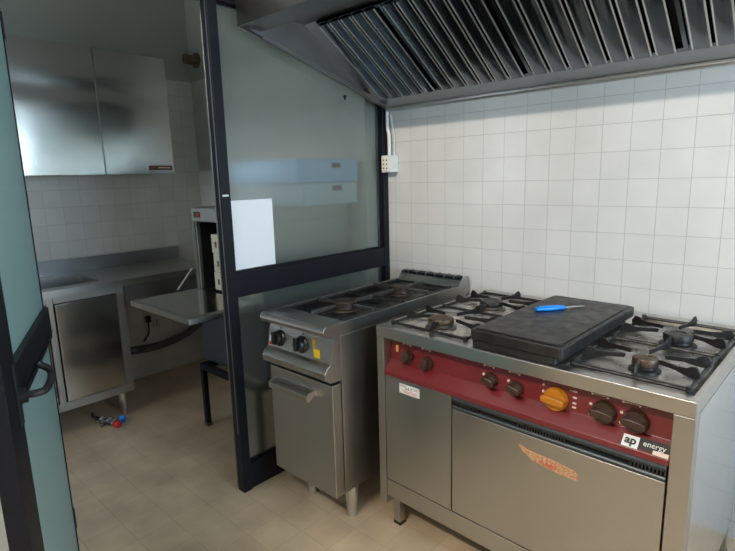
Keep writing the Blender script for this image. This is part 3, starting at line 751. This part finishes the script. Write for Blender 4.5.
# cast iron pan supports of the cooker
def fin(mb, p, q, z, w_=.0065, peak=.036):
    """curved cast iron finger from frame point p towards burner point q"""
    p = Vector((*p, 0)); q = Vector((*q, 0)); v = q-p; l = v.length; v.normalize(); s_ = v.cross(Vector((0, 0, 1)))*w_/2
    prof = [(-.006, 0), (-.006, peak*.55), (.006, peak), (.020, peak*.93), (.034, peak*.70), (l*.55, peak*.66), (l-.01, peak*.72), (l, peak*.66), (l-.004, peak*.34), (l*.55, peak*.28), (.04, peak*.12), (.02, 0)]
    n = len(prof); vs = []
    for sg in (1, -1):
        for d_, h_ in prof:
            c_ = p+v*d_+s_*sg; vs.append((c_.x, c_.y, z+h_))
    mb.add(vs, [tuple(range(n)), tuple(range(2*n-1, n-1, -1))]+[(j, (j+1) % n, (j+1) % n+n, j+n) for j in range(n)])
def cast_grate(x0, x1, y0_, y1_, z, centres):
    f_ = MB(); t_ = .006
    for a_ in ((x0, y0_, x1, y0_), (x1, y0_, x1, y1_), (x1, y1_, x0, y1_), (x0, y1_, x0, y0_)):
        f_.tube([(a_[0], a_[1], z), (a_[2], a_[3], z)], t_, 8, 1)
    ym = (y0_+y1_)/2
    f_.tube([(x0, ym, z), (x1, ym, z)], t_, 8, 1)
    for c_ in ((x0, y0_), (x1, y0_), (x1, y1_), (x0, y1_), (x0, ym), (x1, ym)):
        f_.cyl((c_[0], c_[1], z-.008), (c_[0], c_[1], z+.009), .0085, n=12)
    o = f_.build('pan_support', m_iron, K)
    for (cx_, cy_) in centres:
        for sgn, xs in ((1, x0), (-1, x1)):
            for off in (-.062, .062):
                m_ = MB(); fin(m_, (xs, cy_+off), (cx_-sgn*.045, cy_+off*.45), z-.002); m_.build('finger', m_iron, o, .0012)
        for ys, sg in ((cy_-.172, 1), (cy_+.172, -1)):
            yy = max(y0_, min(y1_, ys)); yy = min((y0_, ym, y1_), key=lambda t__: abs(t__-ys))
            m_ = MB(); fin(m_, (cx_+.02, yy), (cx_, cy_-sg*.045), z-.002); m_.build('finger', m_iron, o, .0012)
    return o
cast_grate(.040, .380, .058, .735, .890, ((.205, .215), (.205, .56)))
cast_grate(.760, 1.068, .062, .735, .890, ((.915, .215), (.915, .55)))
for c_, m1, m2, rr in (((.195, .165), m_brass, m_alu, .050), ((.200, .53), m_iron, m_alu, .050), ((.925, .185), m_brass, m_iron, .036), ((.935, .50), m_iron, m_iron, .046)):
    rings('burner', (c_[0], c_[1], KT-.012), K, rr, m1, m2, .006)
# raised white pipe between the left burners
MB().tube([(.08, .36, .882), (.16, .37, .884), (.25, .345, .884), (.36, .35, .882)], .006).build('burner_pipe', m_pale, K)

# griddle plate lying over the middle of the cooker
G = empty('griddle_plate', (.476, -.85, 0), math.atan2(-.032, 1.1), 'black cast iron griddle plate lying across the middle of the range cooker', 'griddle')
G.location = (.476, -.85, KT)
gx0, gx1, gy0, gy1 = .425, .748, .012, .655
def rect_r(x0, x1, y0_, y1_, r, n=5):
    P = []
    for cx_, cy_, a0 in ((x1-r, y0_+r, -PI/2), (x1-r, y1_-r, 0), (x0+r, y1_-r, PI/2), (x0+r, y0_+r, PI)):
        for k in range(n+1):
            a = a0+PI/2*k/n; P.append((cx_+r*math.cos(a), cy_+r*math.sin(a)))
    return P
MB().prism(rect_r(gx0+.004, gx1-.022, gy0+.006, gy1-.02, .012), 'Z', .001, .024).build('base', m_griddle, G, .002)
MB().prism(rect_r(gx0, gx1, gy0, gy1, .014), 'Z', .024, .062).build('plate', m_griddle, G, .006, seg=3)
rr_ = MB()
MB().prism(rect_r(gx0+.012, gx1-.014, gy0+.014, gy1-.014, .01), 'Z', .062, .066).build('cooking_surface', m_griddle, G, .002)

# blue handled peeler on the griddle
zt = KT+.066
P_ = empty('knife', (1.02, -.470, zt), .93, 'small blue handled kitchen knife lying on the black griddle plate', 'knife')
hp = MB().tube([(-.062, 0, .008), (-.05, 0, .0095), (-.03, 0, .010), (0, .0, .009), (.025, 0, .0095), (.045, 0, .009), (.056, 0, .007)], lambda u: .0115-.0035*math.cos(u*2*PI*1.0)*.6 if .03 < u < .97 else .006, 16)
hp.v = [(x, y*1.25, .0005+max(0, z*.8)) for x, y, z in hp.v]
hp.build('handle', m_blue, P_)
MB().prism([(.05, -.005), (.125, -.006), (.142, .002), (.10, .008), (.05, .006)], 'Z', .006, .0075).build('blade', m_pale, P_)
MB().cyl((-.052, 0, .0155), (-.052, 0, .017), .004, n=12).build('hanging_hole', m_dark, P_)
